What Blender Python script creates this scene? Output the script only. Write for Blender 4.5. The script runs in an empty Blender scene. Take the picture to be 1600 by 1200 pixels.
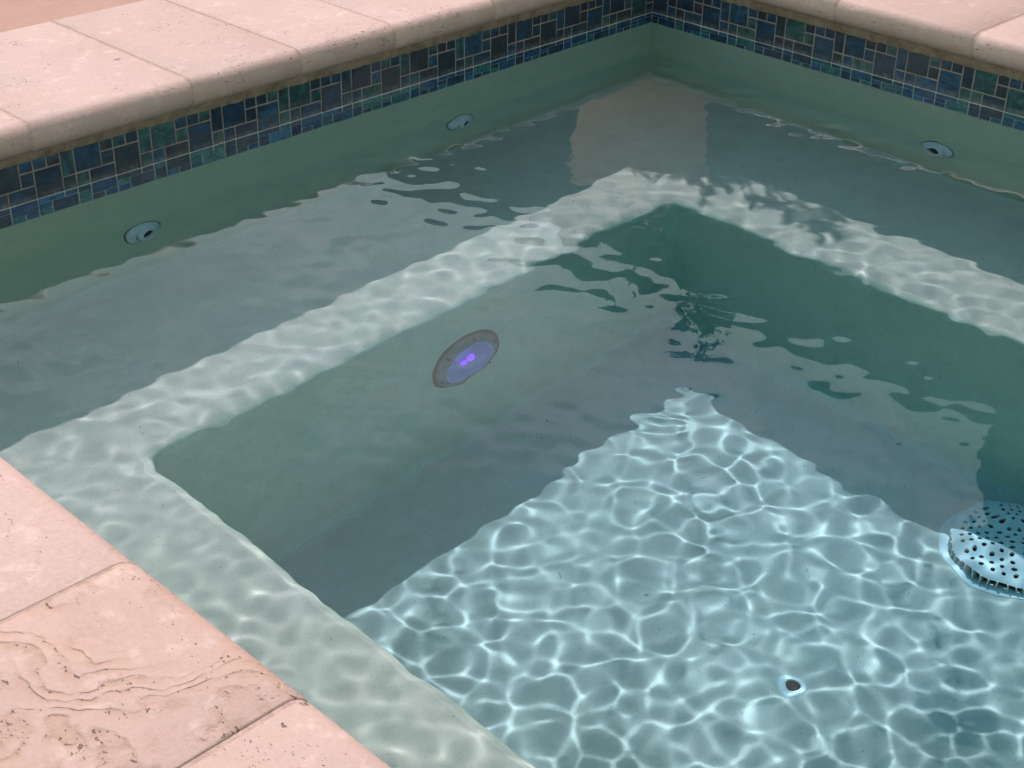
import bpy, bmesh, math, random
import numpy as np
from mathutils import Vector, Matrix

random.seed(7)
sc = bpy.context.scene
COL = sc.collection
U = 0.0254                      # everything is laid out in inches, built in metres; z = 0 is the water level

# ------------------------------------------------------------------ camera
cam = bpy.data.cameras.new('camera')
cam_ob = bpy.data.objects.new('camera', cam)
COL.objects.link(cam_ob)
cam.sensor_width = 36.0
cam.lens = 51.674
cam.clip_start = 0.05
cam.clip_end = 400
cx = Vector((-0.70434817, 0.70967188, 0.01610818))
cy = Vector((-0.35241332, -0.36928775, 0.85990198))
cz = Vector((0.61619681, 0.59999365, 0.51020497))
cam_ob.matrix_world = Matrix(((cx.x, cy.x, cz.x, 2.67283945),
                              (cx.y, cy.y, cz.y, 2.16446996),
                              (cx.z, cy.z, cz.z, 1.0069984),
                              (0, 0, 0, 1)))
sc.camera = cam_ob

# ------------------------------------------------------------------ sky and sun
SUN = Vector((0.525, 0.585, -1.0)).normalized()           # direction the light travels
w = bpy.data.worlds.new('World')
sc.world = w
w.use_nodes = True
wn = w.node_tree.nodes
wl = w.node_tree.links
sky = wn.new('ShaderNodeTexSky')
sky.sky_type = 'NISHITA'
sky.sun_disc = False
sky.sun_elevation = math.asin(-SUN.z)
sky.sun_rotation = math.atan2(-SUN.x, -SUN.y)
sky.altitude = 300
sky.air_density = 1.5
sky.dust_density = 0.8
sky.ozone_density = 1.0
wb = wn.new('ShaderNodeMix')             # daylight white balance of the photograph
wb.data_type = 'RGBA'; wb.blend_type = 'MULTIPLY'
wb.inputs[0].default_value = 1.0
wb.inputs[7].default_value = (1.14, 1.03, 0.76, 1)
wl.new(sky.outputs[0], wb.inputs[6])
tcw = wn.new('ShaderNodeTexCoord')       # thin broken cloud over the whole sky
mpw = wn.new('ShaderNodeMapping')
mpw.inputs['Scale'].default_value = (1.0, 1.0, 2.2)
cn = wn.new('ShaderNodeTexNoise')
cn.inputs['Scale'].default_value = 3.2
cn.inputs['Detail'].default_value = 6
cn.inputs['Roughness'].default_value = 0.6
cn.inputs['Distortion'].default_value = 0.6
cm = wn.new('ShaderNodeMapRange')
cm.inputs[1].default_value = 0.49
cm.inputs[2].default_value = 0.61
cl = wn.new('ShaderNodeMix')
cl.data_type = 'RGBA'
cl.inputs[7].default_value = (9.5, 9.0, 9.2, 1)
mul = wn.new('ShaderNodeMath'); mul.operation = 'MULTIPLY'
mul.inputs[1].default_value = 0.6
wl.new(tcw.outputs['Generated'], mpw.inputs[0])
wl.new(mpw.outputs[0], cn.inputs['Vector'])
wl.new(cn.outputs['Fac'], cm.inputs[0])
wl.new(cm.outputs[0], mul.inputs[0])
wl.new(mul.outputs[0], cl.inputs[0])
wl.new(wb.outputs[2], cl.inputs[6])
wl.new(cl.outputs[2], wn['Background'].inputs[0])
wn['Background'].inputs[1].default_value = 0.13

sun = bpy.data.lights.new('sun', 'SUN')
sun.energy = 2.5
sun.angle = math.radians(0.53)
sun.color = (1.0, 0.805, 0.835)
sun.cycles.is_caustics_light = True
sun_ob = bpy.data.objects.new('sun', sun)
COL.objects.link(sun_ob)
sun_ob.rotation_euler = SUN.to_track_quat('-Z', 'Y').to_euler()

# ------------------------------------------------------------------ render look
sc.view_settings.view_transform = 'Standard'
sc.view_settings.look = 'None'
sc.view_settings.exposure = 0.86
sc.view_settings.gamma = 1.0
sc.view_settings.use_curve_mapping = False
cyc = sc.cycles
cyc.use_denoising = True
cyc.caustics_refractive = True
cyc.caustics_reflective = False
cyc.max_bounces = 10
cyc.diffuse_bounces = 4
cyc.glossy_bounces = 4
cyc.transmission_bounces = 10
cyc.transparent_max_bounces = 8
cyc.sample_clamp_indirect = 6.0
cyc.blur_glossy = 0.0
cyc.use_adaptive_sampling = True
cyc.adaptive_threshold = 0.015

# ------------------------------------------------------------------ helpers
def link(o, parent=None):
    COL.objects.link(o)
    if parent is not None:
        o.parent = parent
    return o

def tag(o, label, cat, group=None):
    o['label'] = label
    o['category'] = cat
    if group:
        o['group'] = group
    return o

def struct(o, kind='structure'):
    o['kind'] = kind
    return o

def empty(name, loc=(0, 0, 0)):
    o = bpy.data.objects.new(name, None)
    o.location = [c * U for c in loc]
    o.empty_display_size = 0.05
    return link(o)

def mesh_data(name, verts, faces, mat=None, smooth=False):
    me = bpy.data.meshes.new(name)
    me.from_pydata([(x * U, y * U, z * U) for x, y, z in verts], [], faces)
    me.update()
    if smooth:
        me.shade_smooth()
    if mat:
        me.materials.append(mat)
    return me

def mesh(name, verts, faces, mat, parent=None, smooth=False):
    return link(bpy.data.objects.new(name, mesh_data(name, verts, faces, mat, smooth)), parent)

def fix_normals(me):
    bm = bmesh.new(); bm.from_mesh(me)
    bmesh.ops.recalc_face_normals(bm, faces=bm.faces)
    bm.to_mesh(me); bm.free()

def box_vf(x0, y0, z0, x1, y1, z1):
    v = [(x0, y0, z0), (x1, y0, z0), (x1, y1, z0), (x0, y1, z0), (x0, y0, z1), (x1, y0, z1), (x1, y1, z1), (x0, y1, z1)]
    f = [(3, 2, 1, 0), (4, 5, 6, 7), (0, 1, 5, 4), (1, 2, 6, 5), (2, 3, 7, 6), (3, 0, 4, 7)]
    return v, f

def lathe(profile, n=48, close=False):
    v, f = [], []
    m = len(profile)
    for i in range(n):
        a = 2 * math.pi * i / n
        for r, z in profile:
            v.append((r * math.cos(a), r * math.sin(a), z))
    for i in range(n):
        for j in range(m - 1 + (1 if close else 0)):
            a, b = i * m + j, i * m + (j + 1) % m
            c, d = ((i + 1) % n) * m + (j + 1) % m, ((i + 1) % n) * m + j
            f.append((d, c, b, a) if not close else (a, d, c, b))
    return v, f

def auto_smooth(o, ang=35):
    o.data.shade_smooth()
    o.data.set_sharp_from_angle(angle=math.radians(ang))

class NT:
    """small wrapper for procedural materials"""
    def __init__(self, name):
        self.m = bpy.data.materials.new(name)
        self.m.use_nodes = True
        self.t = self.m.node_tree
        self.n = self.t.nodes
        self.b = self.n['Principled BSDF']
        self.out = self.n['Material Output']
    def add(self, typ, **kw):
        nd = self.n.new(typ)
        for k, val in kw.items():
            if k in nd.inputs.keys():
                nd.inputs[k].default_value = val
            else:
                setattr(nd, k, val)
        return nd
    def l(self, a, b):
        self.t.links.new(a, b)
    def coord(self, rnd=True, scale=(1, 1, 1), kind='Object'):
        tc = self.add('ShaderNodeTexCoord')
        mp = self.add('ShaderNodeMapping')
        mp.inputs['Scale'].default_value = scale
        if rnd:
            oi = self.add('ShaderNodeObjectInfo')
            va = self.add('ShaderNodeVectorMath', operation='MULTIPLY_ADD')
            va.inputs[0].default_value = (0, 0, 0)
            self.l(oi.outputs['Random'], va.inputs[0])
            va.inputs[1].default_value = (37.0, 91.0, 53.0)
            self.l(tc.outputs[kind], va.inputs[2])
            self.l(va.outputs[0], mp.inputs[0])
        else:
            self.l(tc.outputs[kind], mp.inputs[0])
        return mp.outputs[0]
    def noise(self, vec, scale, detail=3, rough=0.5, dist=0.0):
        nd = self.add('ShaderNodeTexNoise')
        nd.inputs['Scale'].default_value = scale
        nd.inputs['Detail'].default_value = detail
        nd.inputs['Roughness'].default_value = rough
        nd.inputs['Distortion'].default_value = dist
        self.l(vec, nd.inputs['Vector'])
        return nd.outputs['Fac']
    def ramp(self, fac, stops):
        nd = self.add('ShaderNodeValToRGB')
        e = nd.color_ramp.elements
        while len(e) < len(stops):
            e.new(0.5)
        for i, (p, c) in enumerate(stops):
            e[i].position = p
            e[i].color = (*c, 1) if len(c) == 3 else c
        self.l(fac, nd.inputs[0])
        return nd.outputs[0]
    def band(self, fac, lo, hi):
        nd = self.add('ShaderNodeMapRange')
        nd.inputs[1].default_value = lo
        nd.inputs[2].default_value = hi
        nd.clamp = True
        self.l(fac, nd.inputs[0])
        return nd.outputs[0]
    def math(self, op, a, b=None, c=None):
        nd = self.add('ShaderNodeMath', operation=op)
        for i, x in enumerate((a, b, c)):
            if x is None:
                continue
            if isinstance(x, (int, float)):
                nd.inputs[i].default_value = x
            else:
                self.l(x, nd.inputs[i])
        return nd.outputs[0]
    def mix(self, fac, a, b, mode='MIX'):
        nd = self.add('ShaderNodeMix', data_type='RGBA', blend_type=mode)
        for i, x in ((0, fac), (6, a), (7, b)):
            if isinstance(x, (int, float)):
                nd.inputs[i].default_value = x
            elif isinstance(x, tuple):
                nd.inputs[i].default_value = (*x, 1)
            else:
                self.l(x, nd.inputs[i])
        return nd.outputs[2]
    def bump(self, height, strength, dist):
        nd = self.add('ShaderNodeBump')
        nd.inputs['Strength'].default_value = strength
        nd.inputs['Distance'].default_value = dist
        self.l(height, nd.inputs['Height'])
        self.l(nd.outputs[0], self.b.inputs['Normal'])
    def base(self, col, rough=0.6, spec=0.5):
        if isinstance(col, tuple):
            self.b.inputs['Base Color'].default_value = (*col, 1)
        else:
            self.l(col, self.b.inputs['Base Color'])
        self.b.inputs['Roughness'].default_value = rough
        self.b.inputs['Specular IOR Level'].default_value = spec
        return self.m

# ------------------------------------------------------------------ materials
def travertine(name, base_a, base_b, veins):
    t = NT(name)
    v = t.coord(rnd=True)
    big = t.noise(v, 7, 4, 0.6)
    col = t.mix(t.band(big, 0.3, 0.7), base_a, base_b)
    oi = t.add('ShaderNodeObjectInfo')
    col = t.mix(0.45, col, t.ramp(oi.outputs['Random'], [(0.0, (0.33, 0.24, 0.20)), (0.5, (0.46, 0.335, 0.29)), (1.0, (0.40, 0.305, 0.275))]))
    fine = t.noise(v, 170, 5, 0.7)
    col = t.mix(t.math('MULTIPLY', t.band(fine, 0.42, 0.70), 0.42), col, tuple(x * k for x, k in zip(base_a, (.76, .70, .66))))
    pale = t.math('MULTIPLY', t.band(t.noise(v, 34, 4, 0.65), 0.56, 0.72), 0.35)
    col = t.mix(pale, col, (0.66, 0.52, 0.455))
    stain = t.math('MULTIPLY', t.band(t.noise(v, 3.2, 5, 0.65, 0.8), 0.46, 0.70), 0.30)
    col = t.mix(stain, col, tuple(x * k for x, k in zip(base_b, (.74, .72, .72))))
    # swirled bedding: broken hairlines that follow a warped noise field
    wv = t.add('ShaderNodeTexNoise')
    wv.inputs['Scale'].default_value = 5.5 if veins else 9
    wv.inputs['Detail'].default_value = 4
    t.l(v, wv.inputs['Vector'])
    off = t.add('ShaderNodeVectorMath', operation='MULTIPLY_ADD')
    t.l(wv.outputs['Color'], off.inputs[0])
    off.inputs[1].default_value = (0.22, 0.22, 0.0) if veins else (0.06, 0.06, 0.06)
    t.l(v, off.inputs[2])
    warp = t.noise(off.outputs[0], 3.6 if veins else 6.0, 4 if veins else 5, 0.45 if veins else 0.55)
    fr = t.math('FRACT', t.math('MULTIPLY', warp, 21.0 if veins else 16.0))
    saw = t.math('MULTIPLY', t.band(fr, 0.25, 0.85), t.band(fr, 1.0, 0.85))
    broken = t.band(t.noise(v, 48, 4, 0.65), 0.32 if veins else 0.40, 0.58 if veins else 0.66)
    patch = t.band(t.noise(v, 5.5, 2), 0.30 if veins else 0.42, 0.48 if veins else 0.60)
    vein = t.math('MULTIPLY', t.math('MULTIPLY', saw, broken), t.math('MULTIPLY', patch, 0.66 if veins else 0.22))
    col = t.mix(vein, col, (0.30, 0.19, 0.125))
    blot = t.math('MULTIPLY', t.band(t.noise(off.outputs[0], 7 if veins else 11, 5, 0.6), 0.50, 0.70), 0.50 if veins else 0.14)
    col = t.mix(blot, col, (0.44, 0.29, 0.20))
    # open pores, gathered in drifts and drawn out along the bedding
    sv = t.coord(rnd=True, scale=(0.6, 1.0, 1.0))
    warpv = t.add('ShaderNodeVectorMath', operation='MULTIPLY_ADD')
    wn3 = t.add('ShaderNodeTexNoise')
    wn3.inputs['Scale'].default_value = 140
    wn3.inputs['Detail'].default_value = 3
    t.l(sv, wn3.inputs['Vector'])
    t.l(wn3.outputs['Color'], warpv.inputs[0])
    warpv.inputs[1].default_value = (0.012, 0.012, 0.012)
    t.l(sv, warpv.inputs[2])
    pits = None
    for scale, dlo, dhi, dsc, sel, size in ((280, 0.40, 0.66, 12, 0.25, 0.44), (130, 0.50, 0.70, 8, 0.58, 0.36), (50, 0.50, 0.62, 6, 0.88, 0.24)):
        vo = t.add('ShaderNodeTexVoronoi', feature='F1')
        vo.inputs['Scale'].default_value = scale
        t.l(warpv.outputs[0], vo.inputs['Vector'])
        sep = t.add('ShaderNodeSeparateColor')
        t.l(vo.outputs['Color'], sep.inputs[0])
        drift = t.band(t.noise(v, dsc, 3, 0.6), dlo, dhi)
        if veins:
            drift = t.math('MAXIMUM', t.math('MULTIPLY', drift, 0.8), t.math('MULTIPLY', t.band(saw, 0.45, 0.9), patch))
        r_ = t.math('MULTIPLY', t.math('MULTIPLY', drift, t.band(sep.outputs[0], sel, 1.0)), size)
        pt = t.band(t.math('SUBTRACT', r_, vo.outputs['Distance']), 0.0, 0.10)
        pits = pt if pits is None else t.math('MAXIMUM', pits, pt)
    col = t.mix(t.math('MULTIPLY', pits, 0.68), col, (0.11, 0.068, 0.046))
    h = t.math('SUBTRACT', t.math('MULTIPLY', fine, 0.35), pits)
    h = t.math('SUBTRACT', h, t.math('MULTIPLY', vein, 0.7))
    t.bump(h, 1.0, 0.0030)
    return t.base(col, 0.62, 0.3)

M = {}
M['travertine'] = travertine('pink_travertine', (0.46, 0.335, 0.285), (0.42, 0.31, 0.26), False)
M['travertine_veined'] = travertine('veined_travertine', (0.45, 0.32, 0.268), (0.385, 0.27, 0.212), True)

t = NT('mortar')
v = t.coord(rnd=False)
n1 = t.noise(v, 45, 5, 0.65)
col = t.ramp(n1, [(0.3, (0.17, 0.12, 0.085)), (0.55, (0.29, 0.215, 0.155)), (0.8, (0.41, 0.31, 0.235))])
t.bump(t.noise(v, 140, 4, 0.7), 0.9, 0.004)
M['mortar'] = t.base(col, 0.9, 0.2)

t = NT('joint_grout')
v = t.coord(rnd=False)
col = t.ramp(t.noise(v, 120, 4, 0.6), [(0.3, (0.33, 0.235, 0.185)), (0.7, (0.47, 0.345, 0.285))])
t.bump(t.noise(v, 300, 3, 0.7), 0.8, 0.002)
M['joint'] = t.base(col, 0.9, 0.2)

t = NT('tile_grout')
v = t.coord(rnd=False)
col = t.ramp(t.noise(v, 60, 4, 0.6), [(0.3, (0.72, 0.70, 0.62)), (0.7, (0.85, 0.83, 0.75))])
geo = t.add('ShaderNodeNewGeometry')
sx = t.add('ShaderNodeSeparateXYZ')
t.l(geo.outputs['Position'], sx.inputs[0])
dry = t.ramp(t.noise(v, 30, 4, 0.6), [(0.3, (0.19, 0.155, 0.14)), (0.7, (0.32, 0.27, 0.24))])
col = t.mix(t.band(sx.outputs[2], -0.02 * U, 0.10 * U), col, dry)      # soiled above the waterline
t.bump(t.noise(v, 500, 3, 0.7), 0.5, 0.0008)
M['tile_grout'] = t.base(col, 0.85, 0.3)

t = NT('glass_mosaic')
oi = t.add('ShaderNodeObjectInfo')
r = oi.outputs['Random']
pal = t.ramp(r, [(0.0, (0.014, 0.020, 0.045)), (0.18, (0.012, 0.038, 0.085)), (0.34, (0.030, 0.026, 0.050)), (0.46, (0.010, 0.030, 0.075)),
                 (0.58, (0.022, 0.062, 0.072)), (0.70, (0.022, 0.024, 0.034)), (0.80, (0.014, 0.055, 0.12)), (0.90, (0.030, 0.080, 0.080)), (1.0, (0.020, 0.030, 0.070))])
pal.node.color_ramp.interpolation = 'CONSTANT'
v = t.coord(rnd=True, scale=(0.35, 1, 1))
st = t.noise(v, 70, 5, 0.6, 2.2)
v2 = t.coord(rnd=True, scale=(1, 1, 0.3))
st2 = t.noise(v2, 85, 4, 0.6, 1.5)
sel = t.math('GREATER_THAN', t.math('FRACT', t.math('MULTIPLY', r, 17.3)), 0.5)
stm = t.mix(sel, st, st2)
col = t.mix(t.band(stm, 0.42, 0.78), pal, t.mix(1.0, pal, (3.0, 3.4, 3.2), 'MULTIPLY'))
col = t.mix(t.math('MULTIPLY', t.band(stm, 0.46, 0.28), 0.6), col, (0.006, 0.010, 0.018))
geo = t.add('ShaderNodeNewGeometry')
sx = t.add('ShaderNodeSeparateXYZ')
t.l(geo.outputs['Position'], sx.inputs[0])
col = t.mix(1.0, col, (2.1, 2.5, 2.4), 'MULTIPLY')
film = t.math('MULTIPLY', t.band(sx.outputs[2], -0.02 * U, 0.10 * U), t.math('ADD', 0.50, t.math('MULTIPLY', t.noise(t.coord(rnd=False), 40, 4, 0.6), 0.6)))
col = t.mix(film, col, (0.016, 0.020, 0.022))          # dry lime film above the waterline
chalk = t.math('MULTIPLY', t.band(sx.outputs[2], 0.0, 0.05 * U), t.band(sx.outputs[2], 0.55 * U, 0.10 * U))
chalk = t.math('MULTIPLY', chalk, t.band(t.noise(t.coord(rnd=False), 55, 5, 0.7), 0.42, 0.70))
col = t.mix(t.math('MULTIPLY', chalk, 0.35), col, (0.42, 0.41, 0.38))
t.bump(t.noise(v, 50, 2), 0.25, 0.0015)
M['tile'] = t.base(col, 0.06, 0.5)

t = NT('pebble_plaster')
v = t.coord(rnd=False)
c0 = t.mix(t.band(t.noise(v, 3.5, 5, 0.62), 0.3, 0.7), (0.735, 0.745, 0.555), (0.65, 0.675, 0.495))
c0 = t.mix(t.math('MULTIPLY', t.band(t.noise(v, 420, 3, 0.7), 0.35, 0.75), 0.32), c0, (0.43, 0.44, 0.345))
c0 = t.mix(t.math('MULTIPLY', t.band(t.noise(v, 22, 6, 0.72, 0.6), 0.48, 0.74), 0.5), c0, (0.48, 0.51, 0.37))
c0 = t.mix(t.math('MULTIPLY', t.band(t.noise(v, 9, 5, 0.7, 1.2), 0.55, 0.70), 0.35), c0, (0.80, 0.785, 0.66))
vo = t.add('ShaderNodeTexVoronoi', feature='F1')
vo.inputs['Scale'].default_value = 190
t.l(v, vo.inputs['Vector'])
sp = t.add('ShaderNodeSeparateColor')
t.l(vo.outputs['Color'], sp.inputs[0])
speck = t.band(t.math('SUBTRACT', t.math('MULTIPLY', t.band(sp.outputs[0], 0.60, 1.0), 0.22), vo.outputs['Distance']), 0.0, 0.05)
c0 = t.mix(t.math('MULTIPLY', speck, 0.7), c0, (0.16, 0.16, 0.13))
# lit-to-shade balance put into the colour: level faces darker, less green than walls
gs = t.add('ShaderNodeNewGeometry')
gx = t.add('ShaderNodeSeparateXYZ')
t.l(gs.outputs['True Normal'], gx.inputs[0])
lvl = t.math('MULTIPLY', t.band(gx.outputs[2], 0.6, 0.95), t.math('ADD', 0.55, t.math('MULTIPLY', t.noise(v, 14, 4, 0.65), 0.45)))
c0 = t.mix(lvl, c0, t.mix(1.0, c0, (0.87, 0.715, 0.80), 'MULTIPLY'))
# pale lime runs below the tile line
sv = t.coord(rnd=False, scale=(1, 1, 0.04))
run = t.band(t.noise(sv, 75, 3, 0.6), 0.60, 0.74)
geo = t.add('ShaderNodeNewGeometry')
sxyz = t.add('ShaderNodeSeparateXYZ')
t.l(geo.outputs['Position'], sxyz.inputs[0])
reach = t.math('MULTIPLY', t.band(sxyz.outputs[2], -12 * U, -4 * U), t.band(t.noise(v, 6, 2), 0.35, 0.6))
c0 = t.mix(t.math('MULTIPLY', t.math('MULTIPLY', run, reach), 0.45), c0, (0.84, 0.84, 0.76))
# shade lift put into the colour: upper walls painted paler, in patches
lift_f = t.math('MULTIPLY', t.band(sxyz.outputs[2], -19 * U, -14 * U), t.math('ADD', 0.42, t.math('MULTIPLY', t.noise(v, 12, 5, 0.65), 0.7)))
lift_f = t.math('MULTIPLY', lift_f, t.math('SUBTRACT', 1.0, t.band(gx.outputs[2], 0.3, 0.7)))
c0 = t.mix(t.math('MULTIPLY', lift_f, 0.8), c0, (0.87, 0.86, 0.60))
t.bump(t.noise(v, 260, 4, 0.7), 0.45, 0.0012)
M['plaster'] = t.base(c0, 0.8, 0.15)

t = NT('water')
t.n.remove(t.b)
g = t.add('ShaderNodeBsdfGlass')
g.inputs['IOR'].default_value = 1.333
g.inputs['Roughness'].default_value = 0.0
t.l(g.outputs[0], t.out.inputs['Surface'])
M['water'] = t.m
t = NT('water_body')
t.n.remove(t.b)
va = t.add('ShaderNodeVolumeAbsorption')
va.inputs['Color'].default_value = (0.0, 0.665, 0.885, 1)
va.inputs['Density'].default_value = 0.84
t.l(va.outputs[0], t.out.inputs['Volume'])
M['water_body'] = t.m

t = NT('sand_deck')
v = t.coord(rnd=False)
col = t.mix(t.band(t.noise(v, 5, 4, 0.6), 0.3, 0.7), (0.33, 0.205, 0.155), (0.385, 0.245, 0.19))
col = t.mix(t.math('MULTIPLY', t.band(t.noise(v, 90, 4, 0.7), 0.45, 0.75), 0.3), col, (0.27, 0.16, 0.115))
t.bump(t.noise(v, 150, 4, 0.7), 0.5, 0.003)
M['deck'] = t.base(col, 0.85, 0.2)

def plain(name, col, rough=0.4, spec=0.5, var=0.12, scale=60):
    t = NT(name)
    v = t.coord(rnd=True)
    c = t.mix(t.band(t.noise(v, scale, 4, 0.6), 0.3, 0.75), col, tuple(x * (1 - var) for x in col))
    return t.base(c, rough, spec)

M['white_plastic'] = plain('aged_white_plastic', (0.93, 0.93, 0.92), 0.4, 0.5, 0.15, 90)
M['dull_plastic'] = plain('dull_off_white_plastic', (0.90, 0.86, 0.77), 0.5, 0.4, 0.22, 45)
M['grey_plastic'] = plain('brown_ring', (0.24, 0.21, 0.14), 0.4, 0.5, 0.2, 60)
M['dark_hole'] = plain('dark_opening', (0.006, 0.006, 0.006), 0.7, 0.2)
M['steel'] = plain('brushed_ring', (0.20, 0.225, 0.225), 0.3, 0.6, 0.5, 40)
M['terracotta'] = plain('pale_clay', (0.80, 0.58, 0.45), 0.8, 0.2, 0.2, 14)
M['stucco'] = plain('stucco', (0.17, 0.15, 0.12), 0.9, 0.1, 0.2, 12)
M['house_stucco'] = plain('house_stucco', (0.15, 0.145, 0.13), 0.9, 0.1, 0.2, 9)
M['bark'] = plain('bark', (0.16, 0.11, 0.075), 0.9, 0.1, 0.3, 80)
M['soil'] = plain('soil', (0.07, 0.05, 0.035), 1.0, 0.0, 0.4, 80)
M['reflector_plain'] = plain('pale_reflector', (0.62, 0.64, 0.68), 0.25, 0.5, 0.05, 30)
t = NT('leaf')
oi = t.add('ShaderNodeTexCoord')
col = t.ramp(t.noise(oi.outputs['Object'], 30, 2), [(0.3, (0.035, 0.075, 0.025)), (0.7, (0.08, 0.13, 0.045))])
M['leaf'] = t.base(col, 0.5, 0.4)
t = NT('violet_led')
t.n.remove(t.b)
e = t.add('ShaderNodeEmission')
e.inputs['Color'].default_value = (0.34, 0.03, 1.0, 1)
e.inputs['Strength'].default_value = 1.5
t.l(e.outputs[0], t.out.inputs['Surface'])
M['led'] = t.m
t = NT('violet_lit_reflector')
t.base((0.42, 0.42, 0.62), 0.3, 0.5)  # LED light on the plate put in as violet tint and weak emission
t.b.inputs['Emission Color'].default_value = (0.16, 0.10, 1.0, 1)
t.b.inputs['Emission Strength'].default_value = 0.06
M['reflector'] = t.m
t = NT('clear_lens')
t.n.remove(t.b)
tr = t.add('ShaderNodeBsdfTransparent')
tr.inputs['Color'].default_value = (0.80, 0.83, 0.88, 1)
df = t.add('ShaderNodeBsdfDiffuse')
df.inputs['Color'].default_value = (0.50, 0.54, 0.60, 1)
mx = t.add('ShaderNodeMixShader')
mx.inputs[0].default_value = 0.10
t.l(tr.outputs[0], mx.inputs[1]); t.l(df.outputs[0], mx.inputs[2])
gl = t.add('ShaderNodeBsdfGlossy')
gl.inputs['Roughness'].default_value = 0.05
mx2 = t.add('ShaderNodeMixShader')
mx2.inputs[0].default_value = 0.12
t.l(mx.outputs[0], mx2.inputs[1]); t.l(gl.outputs[0], mx2.inputs[2])
t.l(mx2.outputs[0], t.out.inputs['Surface'])
M['lens'] = t.m

# ------------------------------------------------------------------ large structure
W = 85.5                        # inner size of the spa
BZ, FZ = -18.0, -38.4           # seat ledge and floor
P0Y, P0X, P1X, P1Y = 18.3, 18.6, 67.7, 67.5   # footwell

# deck: one wide sheet with the spa cut out of it
S = 6000
i0, i1 = -8.0, W + 8.0
v = [(-S, -S, 5.2), (S, -S, 5.2), (S, S, 5.2), (-S, S, 5.2), (i0, i0, 5.2), (i1, i0, 5.2), (i1, W - 1, 5.2), (i0, W - 1, 5.2)]
f = [(0, 1, 5, 4), (1, 2, 6, 5), (2, 3, 7, 6), (3, 0, 4, 7)]
deck = struct(mesh('deck', v, f, M['deck']))

# plaster shell with its ledge
def rect(x0, y0, x1, y1, z):
    return [(x0, y0, z), (x1, y0, z), (x1, y1, z), (x0, y1, z)]
v = rect(0, 0, W, W, 4.4) + rect(0, 0, W, W, BZ) + rect(P0X, P0Y, P1X, P1Y, BZ) + rect(P0X, P0Y, P1X, P1Y, FZ)
f = []
for k in range(3):
    for i in range(4):
        j = (i + 1) % 4
        f.append((k * 4 + i, k * 4 + 4 + i, k * 4 + 4 + j, k * 4 + j))
f.append((15, 14, 13, 12))
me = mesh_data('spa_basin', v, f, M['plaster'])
bm = bmesh.new(); bm.from_mesh(me)
bmesh.ops.recalc_face_normals(bm, faces=bm.faces)
# make faces look into the basin
fl = [fc for fc in bm.faces if abs(fc.calc_center_median().z - FZ * U) < 1e-4][0]
if fl.normal.z < 0:
    bmesh.ops.reverse_faces(bm, faces=bm.faces)
eds = [e for e in bm.edges if len(e.link_faces) == 2 and not (max(q.co.z for q in e.verts) > 0)]
bmesh.ops.bevel(bm, geom=eds, offset=1.15 * U, segments=5, profile=0.5, affect='EDGES', clamp_overlap=True)
# slightly hand-trowelled edges
bmesh.ops.subdivide_edges(bm, edges=[e for e in bm.edges if e.calc_length() > 12 * U], cuts=10, use_grid_fill=True)
for vt in bm.verts:
    x, y, z = vt.co / U
    vt.co.x += U * 0.12 * math.sin(0.31 * y + 0.17 * z) * (1 if 3 < x < W - 3 else 0)
    vt.co.y += U * 0.12 * math.sin(0.29 * x + 0.23 * z + 1) * (1 if 3 < y < W - 3 else 0)
bm.to_mesh(me); bm.free()
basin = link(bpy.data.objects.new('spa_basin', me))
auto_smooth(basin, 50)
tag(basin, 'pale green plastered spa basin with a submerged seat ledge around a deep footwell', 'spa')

# water: one finely rippled sheet
def waves(X, Y, seed, n, lam0, lam1, slope):
    rng = np.random.default_rng(seed)
    Z = np.zeros_like(X)
    for i in range(n):
        lam = lam0 * (lam1 / lam0) ** rng.random()
        k = 2 * np.pi / lam
        th = rng.uniform(0, 2 * np.pi)
        Z += np.sin(k * (np.cos(th) * X + np.sin(th) * Y) + rng.uniform(0, 6.283)) / k
    return Z * slope / math.sqrt(n / 4)

N = 840
u = np.linspace(-0.4 * U, (W + 0.4) * U, N)
X, Y = np.meshgrid(u, u)
Xi, Yi = X / U, Y / U
Z = waves(X, Y, 11, 120, 0.040, 0.118, 0.0116) * (1 + 0.55 * np.sin(Xi * 0.21 + 1.7 * np.sin(Yi * 0.13)) * np.sin(Yi * 0.24 + 0.5)) + waves(X, Y, 5, 18, 0.13, 0.36, 0.0036) + waves(X, Y, 8, 40, 0.026, 0.040, 0.0028)
calm = 0.45 + 0.55 / (1 + np.exp(-(np.minimum(Xi, Yi) - 16) / 5.0))
calm *= 0.9 + 0.35 * np.exp(-(((Xi - 42) / 16) ** 2 + ((Yi - 8) / 9) ** 2))
for (qx, qy, qr, qd) in ((57.4, 35.0, 5.5, 0.65), (51.7, 63.5, 5.0, 0.6), (66.0, 62.7, 2.5, 0.4)):
    calm *= 1 - qd * np.exp(-((Xi - qx) ** 2 + (Yi - qy) ** 2) / qr ** 2)
Z *= calm
me = bpy.data.meshes.new('water')
i = np.arange(N * N).reshape(N, N)
F = np.stack([i[:-1, :-1], i[:-1, 1:], i[1:, 1:], i[1:, :-1]], -1).reshape(-1, 4)
VV = np.stack([X, Y, Z], -1).reshape(-1, 3)
me.vertices.add(len(VV)); me.vertices.foreach_set('co', VV.astype(np.float32).ravel())
me.loops.add(F.size); me.loops.foreach_set('vertex_index', F.astype(np.int32).ravel())
me.polygons.add(len(F)); me.polygons.foreach_set('loop_start', np.arange(0, F.size, 4, dtype=np.int32))
me.update(calc_edges=True)
me.validate()
me.shade_smooth()
me.materials.append(M['water'])
water = struct(link(bpy.data.objects.new('water', me)))
water.cycles.is_caustics_caster = True
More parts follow.
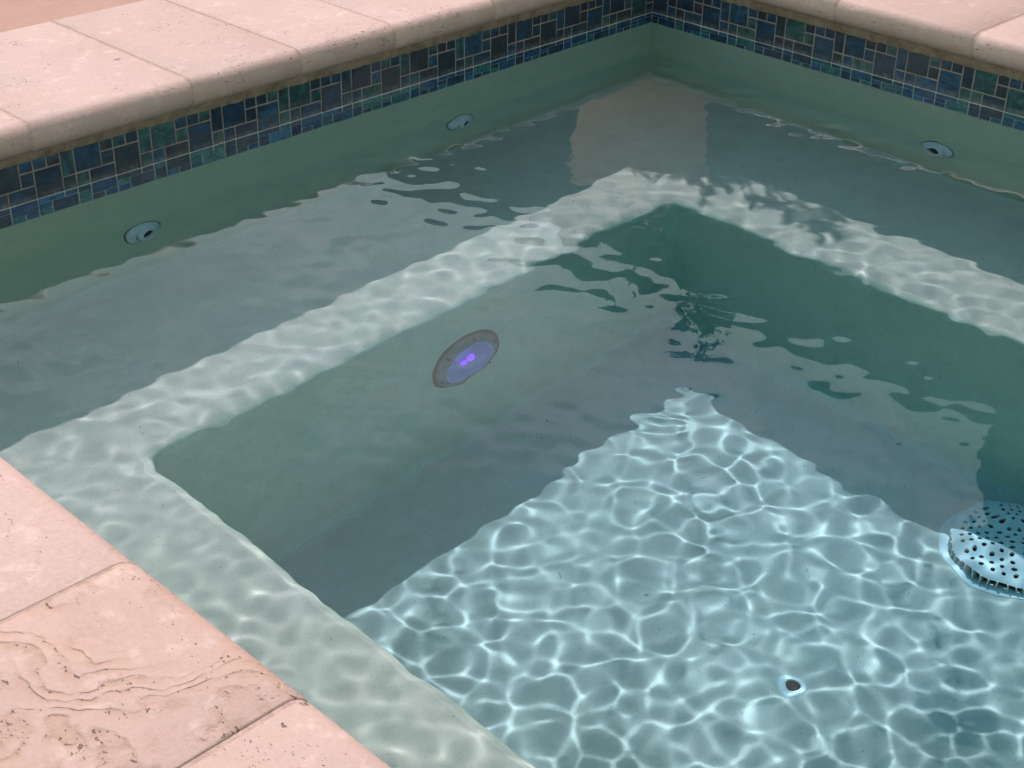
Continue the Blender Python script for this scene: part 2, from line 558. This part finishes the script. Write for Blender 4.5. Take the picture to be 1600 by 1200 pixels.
# the body of the water, which takes the red out of the light with depth
v, f = box_vf(-0.9, -0.9, FZ - 3, W + 0.9, W + 0.9, 0.45)
mesh('water_body', v, f, M['water_body'], water)

# ------------------------------------------------------------------ coping
CC, CR = (1.0, 4.93), 1.07      # bullnose centre (out from wall, height) and radius
def coping_profile(shrink=0.0, back=-16.3):
    p = [(back + shrink, 3.9 + shrink), (back + shrink, 6.0 - shrink)]
    r = CR - shrink
    for k in range(13):
        a = math.pi / 2 - math.pi * k / 12
        p.append((CC[0] + r * math.cos(a), CC[1] + r * math.sin(a)))
    return p

def stone_mesh(length, mat, seed):
    rnd = random.Random(seed)
    e = 0.10
    rings = [(0.0, e), (e * 0.35, e * 0.3), (e, 0.0), (length * 0.33, 0), (length * 0.66, 0), (length - e, 0.0), (length - e * 0.35, e * 0.3), (length, e)]
    v, f = [], []
    m = None
    for x, sh in rings:
        pr = coping_profile(sh)
        m = len(pr)
        for (y, z) in pr:
            v.append((x, y, z + (rnd.uniform(-.02, .02) if y > -16 else 0)))
    for i in range(len(rings) - 1):
        for j in range(m):
            a, b = i * m + j, i * m + (j + 1) % m
            f.append((a, b, b + m, a + m))
    f.append(tuple(range(m)))
    f.append(tuple(range(len(v) - 1, len(v) - m - 1, -1)))
    me = mesh_data('coping_stone', v, f, mat)
    fix_normals(me)
    return me

def place_frame(origin, xdir, ydir):
    """local x runs along the edge, local y points out over the water"""
    X_ = Vector(xdir); Y_ = Vector(ydir)
    Z_ = X_.cross(Y_)
    m = Matrix(((X_.x, Y_.x, Z_.x, origin[0] * U), (X_.y, Y_.y, Z_.y, origin[1] * U), (X_.z, Y_.z, Z_.z, origin[2] * U), (0, 0, 0, 1)))
    return m

def coping_row(cuts, place, flip, label, mats, group='travertine copings round the spa'):
    root = empty('stone_coping')
    tag(root, label, 'coping', group)
    root.matrix_world = place
    s = -1 if flip else 1
    gap = 0.17
    for k in range(len(cuts) - 1):
        a, b = cuts[k] + gap / 2, cuts[k + 1] - gap / 2
        me = stone_mesh(b - a, mats.get(k, M['travertine']), k * 13 + len(cuts))
        o = link(bpy.data.objects.new('coping_stone', me), root)
        o.location = (a * U, 0, random.uniform(-.03, .03) * U)
        auto_smooth(o, 40)
    # bedding that fills the joints, a little below the faces
    pr = coping_profile(0.06)
    v, f = [], []
    m = len(pr)
    for x in (cuts[0] + 0.2, cuts[-1] - 0.2):
        v += [(x, y, z) for y, z in pr]
    for j in range(m):
        f.append((j, (j + 1) % m, m + (j + 1) % m, m + j))
    f.append(tuple(range(m))); f.append(tuple(range(2 * m - 1, m - 1, -1)))
    me = mesh_data('joint_mortar', v, f, M['joint'])
    fix_normals(me)
    o = link(bpy.data.objects.new('joint_mortar', me), root)
    auto_smooth(o, 40)
    return root

def P_left():    # runs along world +x, overhangs towards +y ; x cross y = +z
    return place_frame((0, 0, 0), (1, 0, 0), (0, 1, 0))
def P_right():   # runs along world -y, overhangs towards +x
    return place_frame((0, 0, 0), (0, -1, 0), (1, 0, 0))
def P_near():    # runs along world +y, overhangs towards -x
    return place_frame((W, 0, 0), (0, 1, 0), (-1, 0, 0))

coping_row([-16.2, -3.0, 11.6, 22.6, 33.2, 42.2, 51.6, 63.8, 75.9, 88.0, 101.8], P_left(), False,
           'long row of sunlit pink travertine coping stones along the left edge of the spa', {})
coping_row([-95.0, -83.0, -70.5, -58.0, -45.6, -33.2, -20.7, -10.0, -1.2], P_right(), False,
           'row of pink travertine coping stones along the far right edge, above blue tiles', {})
coping_row([2.2, 12.5, 23.4, 34.2, 44.8, 55.0, 66.0, 77.0, 88.0], P_near(), False,
           'nearest row of pitted pink travertine coping stones, one with swirling brown veins', {4: M['travertine_veined']})

# ------------------------------------------------------------------ mosaic tile bands
# six-inch repeat, (column, row from the top, width, height)
PATTERN = [(0, 0, 1, 2), (1, 0, 2, 2), (3, 0, 1, 1), (3, 1, 1, 1), (4, 0, 1, 1), (5, 0, 1, 1), (4, 1, 2, 2), (0, 2, 1, 1), (1, 2, 1, 1), (2, 2, 2, 1),
           (4, 3, 2, 1), (0, 3, 1, 1), (1, 3, 1, 1), (2, 3, 2, 2), (2, 5, 1, 1), (3, 5, 1, 1), (1, 4, 1, 2), (5, 4, 2, 2), (4, 4, 1, 1), (4, 5, 1, 1)]
tile_meshes = {}
def tile_mesh(wd, ht, face=0.0):
    key = (round(wd, 2), round(ht, 2))
    if key in tile_meshes:
        return tile_meshes[key]
    g = 0.06
    hw, hh, d, b = wd / 2 - g, ht / 2 - g, 0.045, 0.03
    # local: x along the wall, z up, y out of the wall
    v = []
    for (a, c, y) in ((hw, hh, -0.02), (hw, hh, d - b), (hw - b * .35, hh - b * .35, d - b * .3), (hw - b * 1.3, hh - b * 1.3, d)):
        v += [(-a, y, -c), (a, y, -c), (a, y, c), (-a, y, c)]
    f = []
    for k in range(3):
        for i in range(4):
            j = (i + 1) % 4
            f.append((k * 4 + i, k * 4 + j, k * 4 + 4 + j, k * 4 + 4 + i))
    f.append((12, 13, 14, 15))
    me = mesh_data('tile', v, f, M['tile'])
    fix_normals(me)
    tile_meshes[key] = me
    return me

TOP = 3.0
def tile_band(place, s0, s1, phase, label):
    """s runs left to right as seen from the water (local x = -s), local y points out of the wall"""
    root = empty('tile_band')
    root.matrix_world = place
    tag(root, label, 'tile band')
    v, f = box_vf(-s1, -0.2, TOP - 6.0, -s0, 0.045, TOP)
    mesh('grout_bed', v, f, M['tile_grout'], root)
    # rough mortar under the coping
    length = s1 - s0
    n = int(length * 2)
    v, f = [], []
    rnd = random.Random(3)
    for k in range(n + 1):
        x = -s0 - length * k / n
        o1, o2 = rnd.uniform(-.05, .07), rnd.uniform(-.1, .1)
        v += [(x, 0.02, 2.66 + o1), (x, 0.16 + o2 * .4, 2.80 + o1), (x, 0.26 + o2, 3.3), (x, 0.35, 4.2), (x, -0.2, 4.2), (x, -0.2, 2.66)]
    for k in range(n):
        for j in range(6):
            a, b = k * 6 + j, k * 6 + (j + 1) % 6
            f.append((a, b, b + 6, a + 6))
    me = mesh_data('mortar_bead', v, f, M['mortar'])
    fix_normals(me)
    o = link(bpy.data.objects.new('mortar_bead', me), root)
    auto_smooth(o, 60)
    rnd = random.Random(int(length))
    lo, hi = min(s0, s1) + 0.03, max(s0, s1) - 0.03
    for rep in range(int((lo - phase) / 6) - 2, int((hi - phase) / 6) + 2):
        for (c, r, wd, ht) in PATTERN:
            a = rep * 6 + c + phase
            ac, bc = max(a, lo), min(a + wd, hi)
            if bc - ac < 0.3:
                continue
            o = bpy.data.objects.new('tile', tile_mesh(bc - ac, ht))
            link(o, root)
            o.location = (-(ac + bc) / 2 * U, (0.045 + rnd.uniform(-.006, .012)) * U, (TOP - r - ht / 2) * U)
            o.rotation_euler = (rnd.gauss(0, .014), 0, rnd.gauss(0, .014))
    return root

tile_band(P_left(), -70.0, -0.02, -55.09, 'band of blue and teal glass mosaic along the left wall at the waterline')
tile_band(P_right(), 0.02, 44.0, 1.80, 'band of blue and teal glass mosaic along the right wall at the waterline')

# ------------------------------------------------------------------ fittings under water
def turned(name, profile, mat, parent, n=40, ang=40, close=False):
    v, f = lathe(profile, n, close)
    me = mesh_data(name, v, f, mat)
    fix_normals(me)
    o = link(bpy.data.objects.new(name, me), parent)
    auto_smooth(o, ang)
    return o

def wall_jet(loc, rot, label):
    r = empty('wall_jet', loc)
    r.rotation_euler = rot
    tag(r, label, 'jet', 'jet fittings in the spa walls')
    turned('flange', [(1.05, -0.2), (1.36, -0.2), (1.38, 0.10), (1.30, 0.20), (1.12, 0.32), (1.00, 0.40), (0.84, 0.52), (0.80, 0.30)], M['white_plastic'], r)
    turned('rim_ring', [(1.34, 0.06), (1.46, 0.05), (1.50, 0.0), (1.50, -0.1)], M['grey_plastic'], r)  # narrow brown ring around the flange rim
    ball = turned('eyeball', [(0.80, 0.28), (0.82, 0.48), (0.74, 0.66), (0.62, 0.76), (0.53, 0.78), (0.49, 0.74), (0.47, 0.2)], M['white_plastic'], r)
    ball.rotation_euler = (0.10, -0.12, 0)
    turned('nozzle', [(0.0, 0.42), (0.48, 0.42), (0.48, 0.2)], M['dark_hole'], r, 24).rotation_euler = (0.10, -0.12, 0)
    return r

R90 = math.pi / 2
wall_jet((55.6, 0.0, -11.2), (-R90, 0, 0), 'white jet fitting on the left wall, nearest the left edge of the picture')
wall_jet((24.5, 0.0, -12.0), (-R90, 0, 0), 'white jet fitting on the left wall, nearer the corner')
wall_jet((0.0, 30.8, -12.4), (0, R90, 0), 'white jet fitting on the right wall under the blue tiles')

# pool light on the footwell wall
r = empty('pool_light', (41.5, P0Y, -26.6))
r.rotation_euler = (-R90, 0, 0)
r.scale = (0.93, 0.93, 0.93)
tag(r, 'round underwater pool light glowing violet in the shaded footwell wall', 'pool light')
turned('flange', [(2.35, 0.62), (2.45, 0.70), (2.65, 0.66), (3.0, 0.42), (3.28, 0.22), (3.34, 0.0), (3.34, -0.2)], M['steel'], r, 56)
turned('rim_ring', [(3.24, 0.27), (3.42, 0.26), (3.56, 0.12), (3.58, -0.2)], M['dark_hole'], r, 56)
turned('lens', [(0.0, 1.35), (0.7, 1.31), (1.3, 1.18), (1.8, 0.98), (2.2, 0.74), (2.42, 0.60)], M['lens'], r, 8, 10)
turned('reflector', [(0.0, 0.30), (0.9, 0.30), (1.6, 0.42), (2.4, 0.66)], M['reflector'], r, 40)
for (x, y, s) in ((0.36, 0.05, 0.34), (-0.36, -0.12, 0.36)):
    o = turned('led', [(0.0, 0.30), (s * .6, 0.24), (s, 0.0), (s, -0.1)], M['led'], r, 16)
    o.location = (x * U, y * U, 0.34 * U)
for k in range(6):
    a = k * math.pi / 3 + 0.3
    o = turned('screw', [(0.0, 0.12), (0.11, 0.10), (0.15, 0.0), (0.15, -0.1)], M['dark_hole'], r, 12)
    o.location = (2.86 * math.cos(a) * U, 2.86 * math.sin(a) * U, 0.52 * U)

# small return in the floor
r = empty('floor_return', (43.1, 49.6, FZ))
tag(r, 'small round floor fitting with a black opening in the sunlit floor', 'floor fitting')
turned('collar', [(0.42, -0.1), (0.50, 0.10), (0.58, 0.14), (0.78, 0.14), (0.88, 0.09), (0.94, 0.02), (0.94, -0.1)], M['dull_plastic'], r, 36)
turned('inner_ring', [(0.44, 0.10), (0.50, 0.19), (0.56, 0.18), (0.58, 0.10)], M['dull_plastic'], r, 32)
turned('opening', [(0.0, 0.04), (0.46, 0.04)], M['dark_hole'], r, 24)

# main drain with perforated dome
DR = 4.35
r = empty('main_drain', (23.3, 53.4, FZ))
tag(r, 'white domed drain cover with round holes and side slots on the floor', 'drain cover')
prof_o = [(0.0, 1.62), (1.0, 1.60), (2.0, 1.53), (3.0, 1.40), (3.6, 1.28), (DR - .28, 1.10), (DR - .18, 1.00)]
prof_i = [(DR - .30, 0.94), (3.6, 1.12), (3.0, 1.24), (2.0, 1.37), (1.0, 1.43), (0.0, 1.45)]
v, f = lathe(prof_o + prof_i, 72, False)
n_p = len(prof_o) + len(prof_i)
me = mesh_data('perforated_cover', v, f, M['dull_plastic'])
bm = bmesh.new(); bm.from_mesh(me)
bmesh.ops.remove_doubles(bm, verts=bm.verts, dist=1e-5)
bmesh.ops.recalc_face_normals(bm, faces=bm.faces)
bm.to_mesh(me); bm.free()
dome = link(bpy.data.objects.new('perforated_cover', me), r)
cut = bmesh.new()
rnd = random.Random(4)
for ring, (rr, cnt) in enumerate(((0.55, 5), (1.15, 10), (1.75, 15), (2.35, 20), (2.95, 25), (3.5, 29))):
    for k in range(cnt):
        a = 2 * math.pi * (k + 0.5 * (ring % 2)) / cnt
        m = Matrix.Translation((rr * math.cos(a) * U, rr * math.sin(a) * U, 1.3 * U))
        bmesh.ops.create_cone(cut, cap_ends=True, segments=10, radius1=0.165 * U, radius2=0.165 * U, depth=2.0 * U, matrix=m)
cme = bpy.data.meshes.new('cutter')
cut.to_mesh(cme); cut.free()
cob = link(bpy.data.objects.new('cutter', cme), r)
md = dome.modifiers.new('holes', 'BOOLEAN')
md.object = cob
md.operation = 'DIFFERENCE'
md.solver = 'EXACT'
bpy.context.view_layer.update()
newme = bpy.data.meshes.new_from_object(dome.evaluated_get(bpy.context.evaluated_depsgraph_get()))
dome.modifiers.clear()
dome.data = newme
bpy.data.objects.remove(cob)
newme.name = 'perforated_cover'
if not newme.materials:
    newme.materials.append(M['dull_plastic'])
auto_smooth(dome, 35)
turned('base_flange', [(DR - .5, 0.0), (DR - .45, 0.16), (DR + .12, 0.16), (DR + .42, 0.06), (DR + .46, -0.1)], M['dull_plastic'], r, 72)
turned('sump', [(0.0, 0.05), (2.5, 0.05), (DR - .7, 0.03), (DR - .7, 0.9)], M['dark_hole'], r, 48)
bv, bf = box_vf(-0.30, -0.045, 0.10, 0.12, 0.045, 1.03)
rib_me = mesh_data('rib', bv, bf, M['dull_plastic'])
for k in range(46):
    a = 2 * math.pi * k / 46
    o = link(bpy.data.objects.new('rib', rib_me), r)
    o.location = ((DR - 0.22) * math.cos(a) * U, (DR - 0.22) * math.sin(a) * U, 0)
    o.rotation_euler = (0, 0, a)

# ------------------------------------------------------------------ behind the corner: what the water mirrors and what throws the dapple
r = empty('potted_plant', (-8.6, -7.4, 6.0))
tag(r, 'pale clay pot with a twiggy shrub behind the corner, mirrored in the water', 'potted plant')
turned('pot', [(0.0, 0.02), (5.2, 0.02), (6.0, 3.0), (6.7, 8.0), (7.0, 12.5), (6.9, 13.6), (7.3, 13.8), (7.4, 15.2), (7.0, 15.5), (6.4, 15.3), (6.2, 13.8)], M['terracotta'], r, 56)
turned('soil', [(0.0, 14.2), (3.5, 14.1), (6.4, 13.9)], M['soil'], r, 32)
rnd = random.Random(21)
tv, tf, lv, lf = [], [], [], []
def tube(pts, r0, r1, n=6):
    base = len(tv)
    for k, q in enumerate(pts):
        d = (pts[min(k + 1, len(pts) - 1)] - pts[max(k - 1, 0)]).normalized()
        a = d.orthogonal().normalized(); b = d.cross(a)
        rr = r0 + (r1 - r0) * k / (len(pts) - 1)
        for i in range(n):
            t_ = 2 * math.pi * i / n
            tv.append(tuple(q + (a * math.cos(t_) + b * math.sin(t_)) * rr))
    for k in range(len(pts) - 1):
        for i in range(n):
            j = (i + 1) % n
            tf.append((base + k * n + i, base + k * n + j, base + (k + 1) * n + j, base + (k + 1) * n + i))
def leaf(q, d, size):
    d = d.normalized()
    s = d.orthogonal().normalized()
    s = Matrix.Rotation(rnd.uniform(0, 6.28), 3, d) @ s
    nrm = d.cross(s)
    b = len(lv)
    wd = size * rnd.uniform(.20, .32)
    for pnt in (q, q + d * size * .45 + s * wd, q + d * size + nrm * size * rnd.uniform(-.25, .1), q + d * size * .45 - s * wd, q + d * size * .45 + nrm * size * .06):
        lv.append(tuple(pnt))
    lf.extend([(b, b + 1, b + 4), (b + 1, b + 2, b + 4), (b + 2, b + 3, b + 4), (b + 3, b, b + 4)])
def stem_to(p0, p1, rad):
    mid = (p0 + p1) / 2 + Vector((rnd.uniform(-1, 1), rnd.uniform(-1, 1), rnd.uniform(0, 1)))
    pts = []
    for k in range(8):
        a_ = k / 7
        pts.append(p0 * (1 - a_) ** 2 + mid * 2 * a_ * (1 - a_) + p1 * a_ ** 2)
    tube(pts, rad, rad * .5, 5)
for (c_, ra, rz_, nt, nl) in (((0.3, 0.6, 18.8), 6.6, 3.2, 34, 7), ((0.5, 6.0, 20.0), 4.0, 3.0, 12, 6), ((-4.6, 6.6, 32.5), 3.6, 3.2, 16, 7), ((0.6, 0.0, 27.0), 3.0, 3.0, 8, 4), ((2.6, -5.4, 26.0), 2.6, 2.4, 6, 2), ((-3.2, 4.2, 27.0), 3.0, 2.4, 9, 5)):
    c_ = Vector(c_)
    base_ = Vector((rnd.uniform(-.6, .6), rnd.uniform(-.6, .6), 14.0))
    hub = c_ - Vector((0, 0, rz_ * .7))
    stem_to(base_, hub, 0.26)
    for k in range(nt):
        d_ = Vector((rnd.gauss(0, 1), rnd.gauss(0, 1), rnd.gauss(0, 1))).normalized() * rnd.uniform(.35, 1.0) ** .6
        tip = c_ + Vector((d_.x * ra, d_.y * ra, d_.z * rz_))
        stem_to(hub, tip, 0.10)
        for q in range(nl):
            pt = hub.lerp(tip, rnd.uniform(.45, 1.0))
            leaf(pt, (tip - hub).normalized() + Vector((rnd.gauss(0, .7), rnd.gauss(0, .7), rnd.gauss(0, .5))), rnd.uniform(0.9, 1.8))
mesh('stem', tv, tf, M['bark'], r, True)
mesh('foliage', lv, lf, M['leaf'], r)

v, f = box_vf(-90, -420, 0, -80, 6.5, 76)
v2, f2 = box_vf(-91, -420, 76, -79, 6.5, 78.5)
gw = empty('garden_wall')
tag(gw, 'tall shaded stucco garden wall beyond the right coping, mirrored in the water', 'garden wall')
mesh('wall_panel', v, f, M['stucco'], gw)
mesh('wall_cap', v2, f2, M['stucco'], gw)

hv = empty('house')
tag(hv, 'dark shaded house corner beyond the garden wall, mirrored at the right', 'house')
v, f = box_vf(-330, 7.0, 0, -78, 330, 128)
mesh('wall', v, f, M['house_stucco'], hv)
v, f = box_vf(-335, 4.0, 128.2, -74, 334, 133)
mesh('roof', v, f, M['house_stucco'], hv)

# everything under the water can receive the focused sunlight
for o in sc.objects:
    if o.type != 'MESH' or o is water:
        continue
    root = o
    while root.parent:
        root = root.parent
    if root.name.split('.')[0] in ('spa_basin', 'tile_band', 'wall_jet', 'pool_light', 'floor_return', 'main_drain'):
        o.cycles.is_caustics_receiver = True
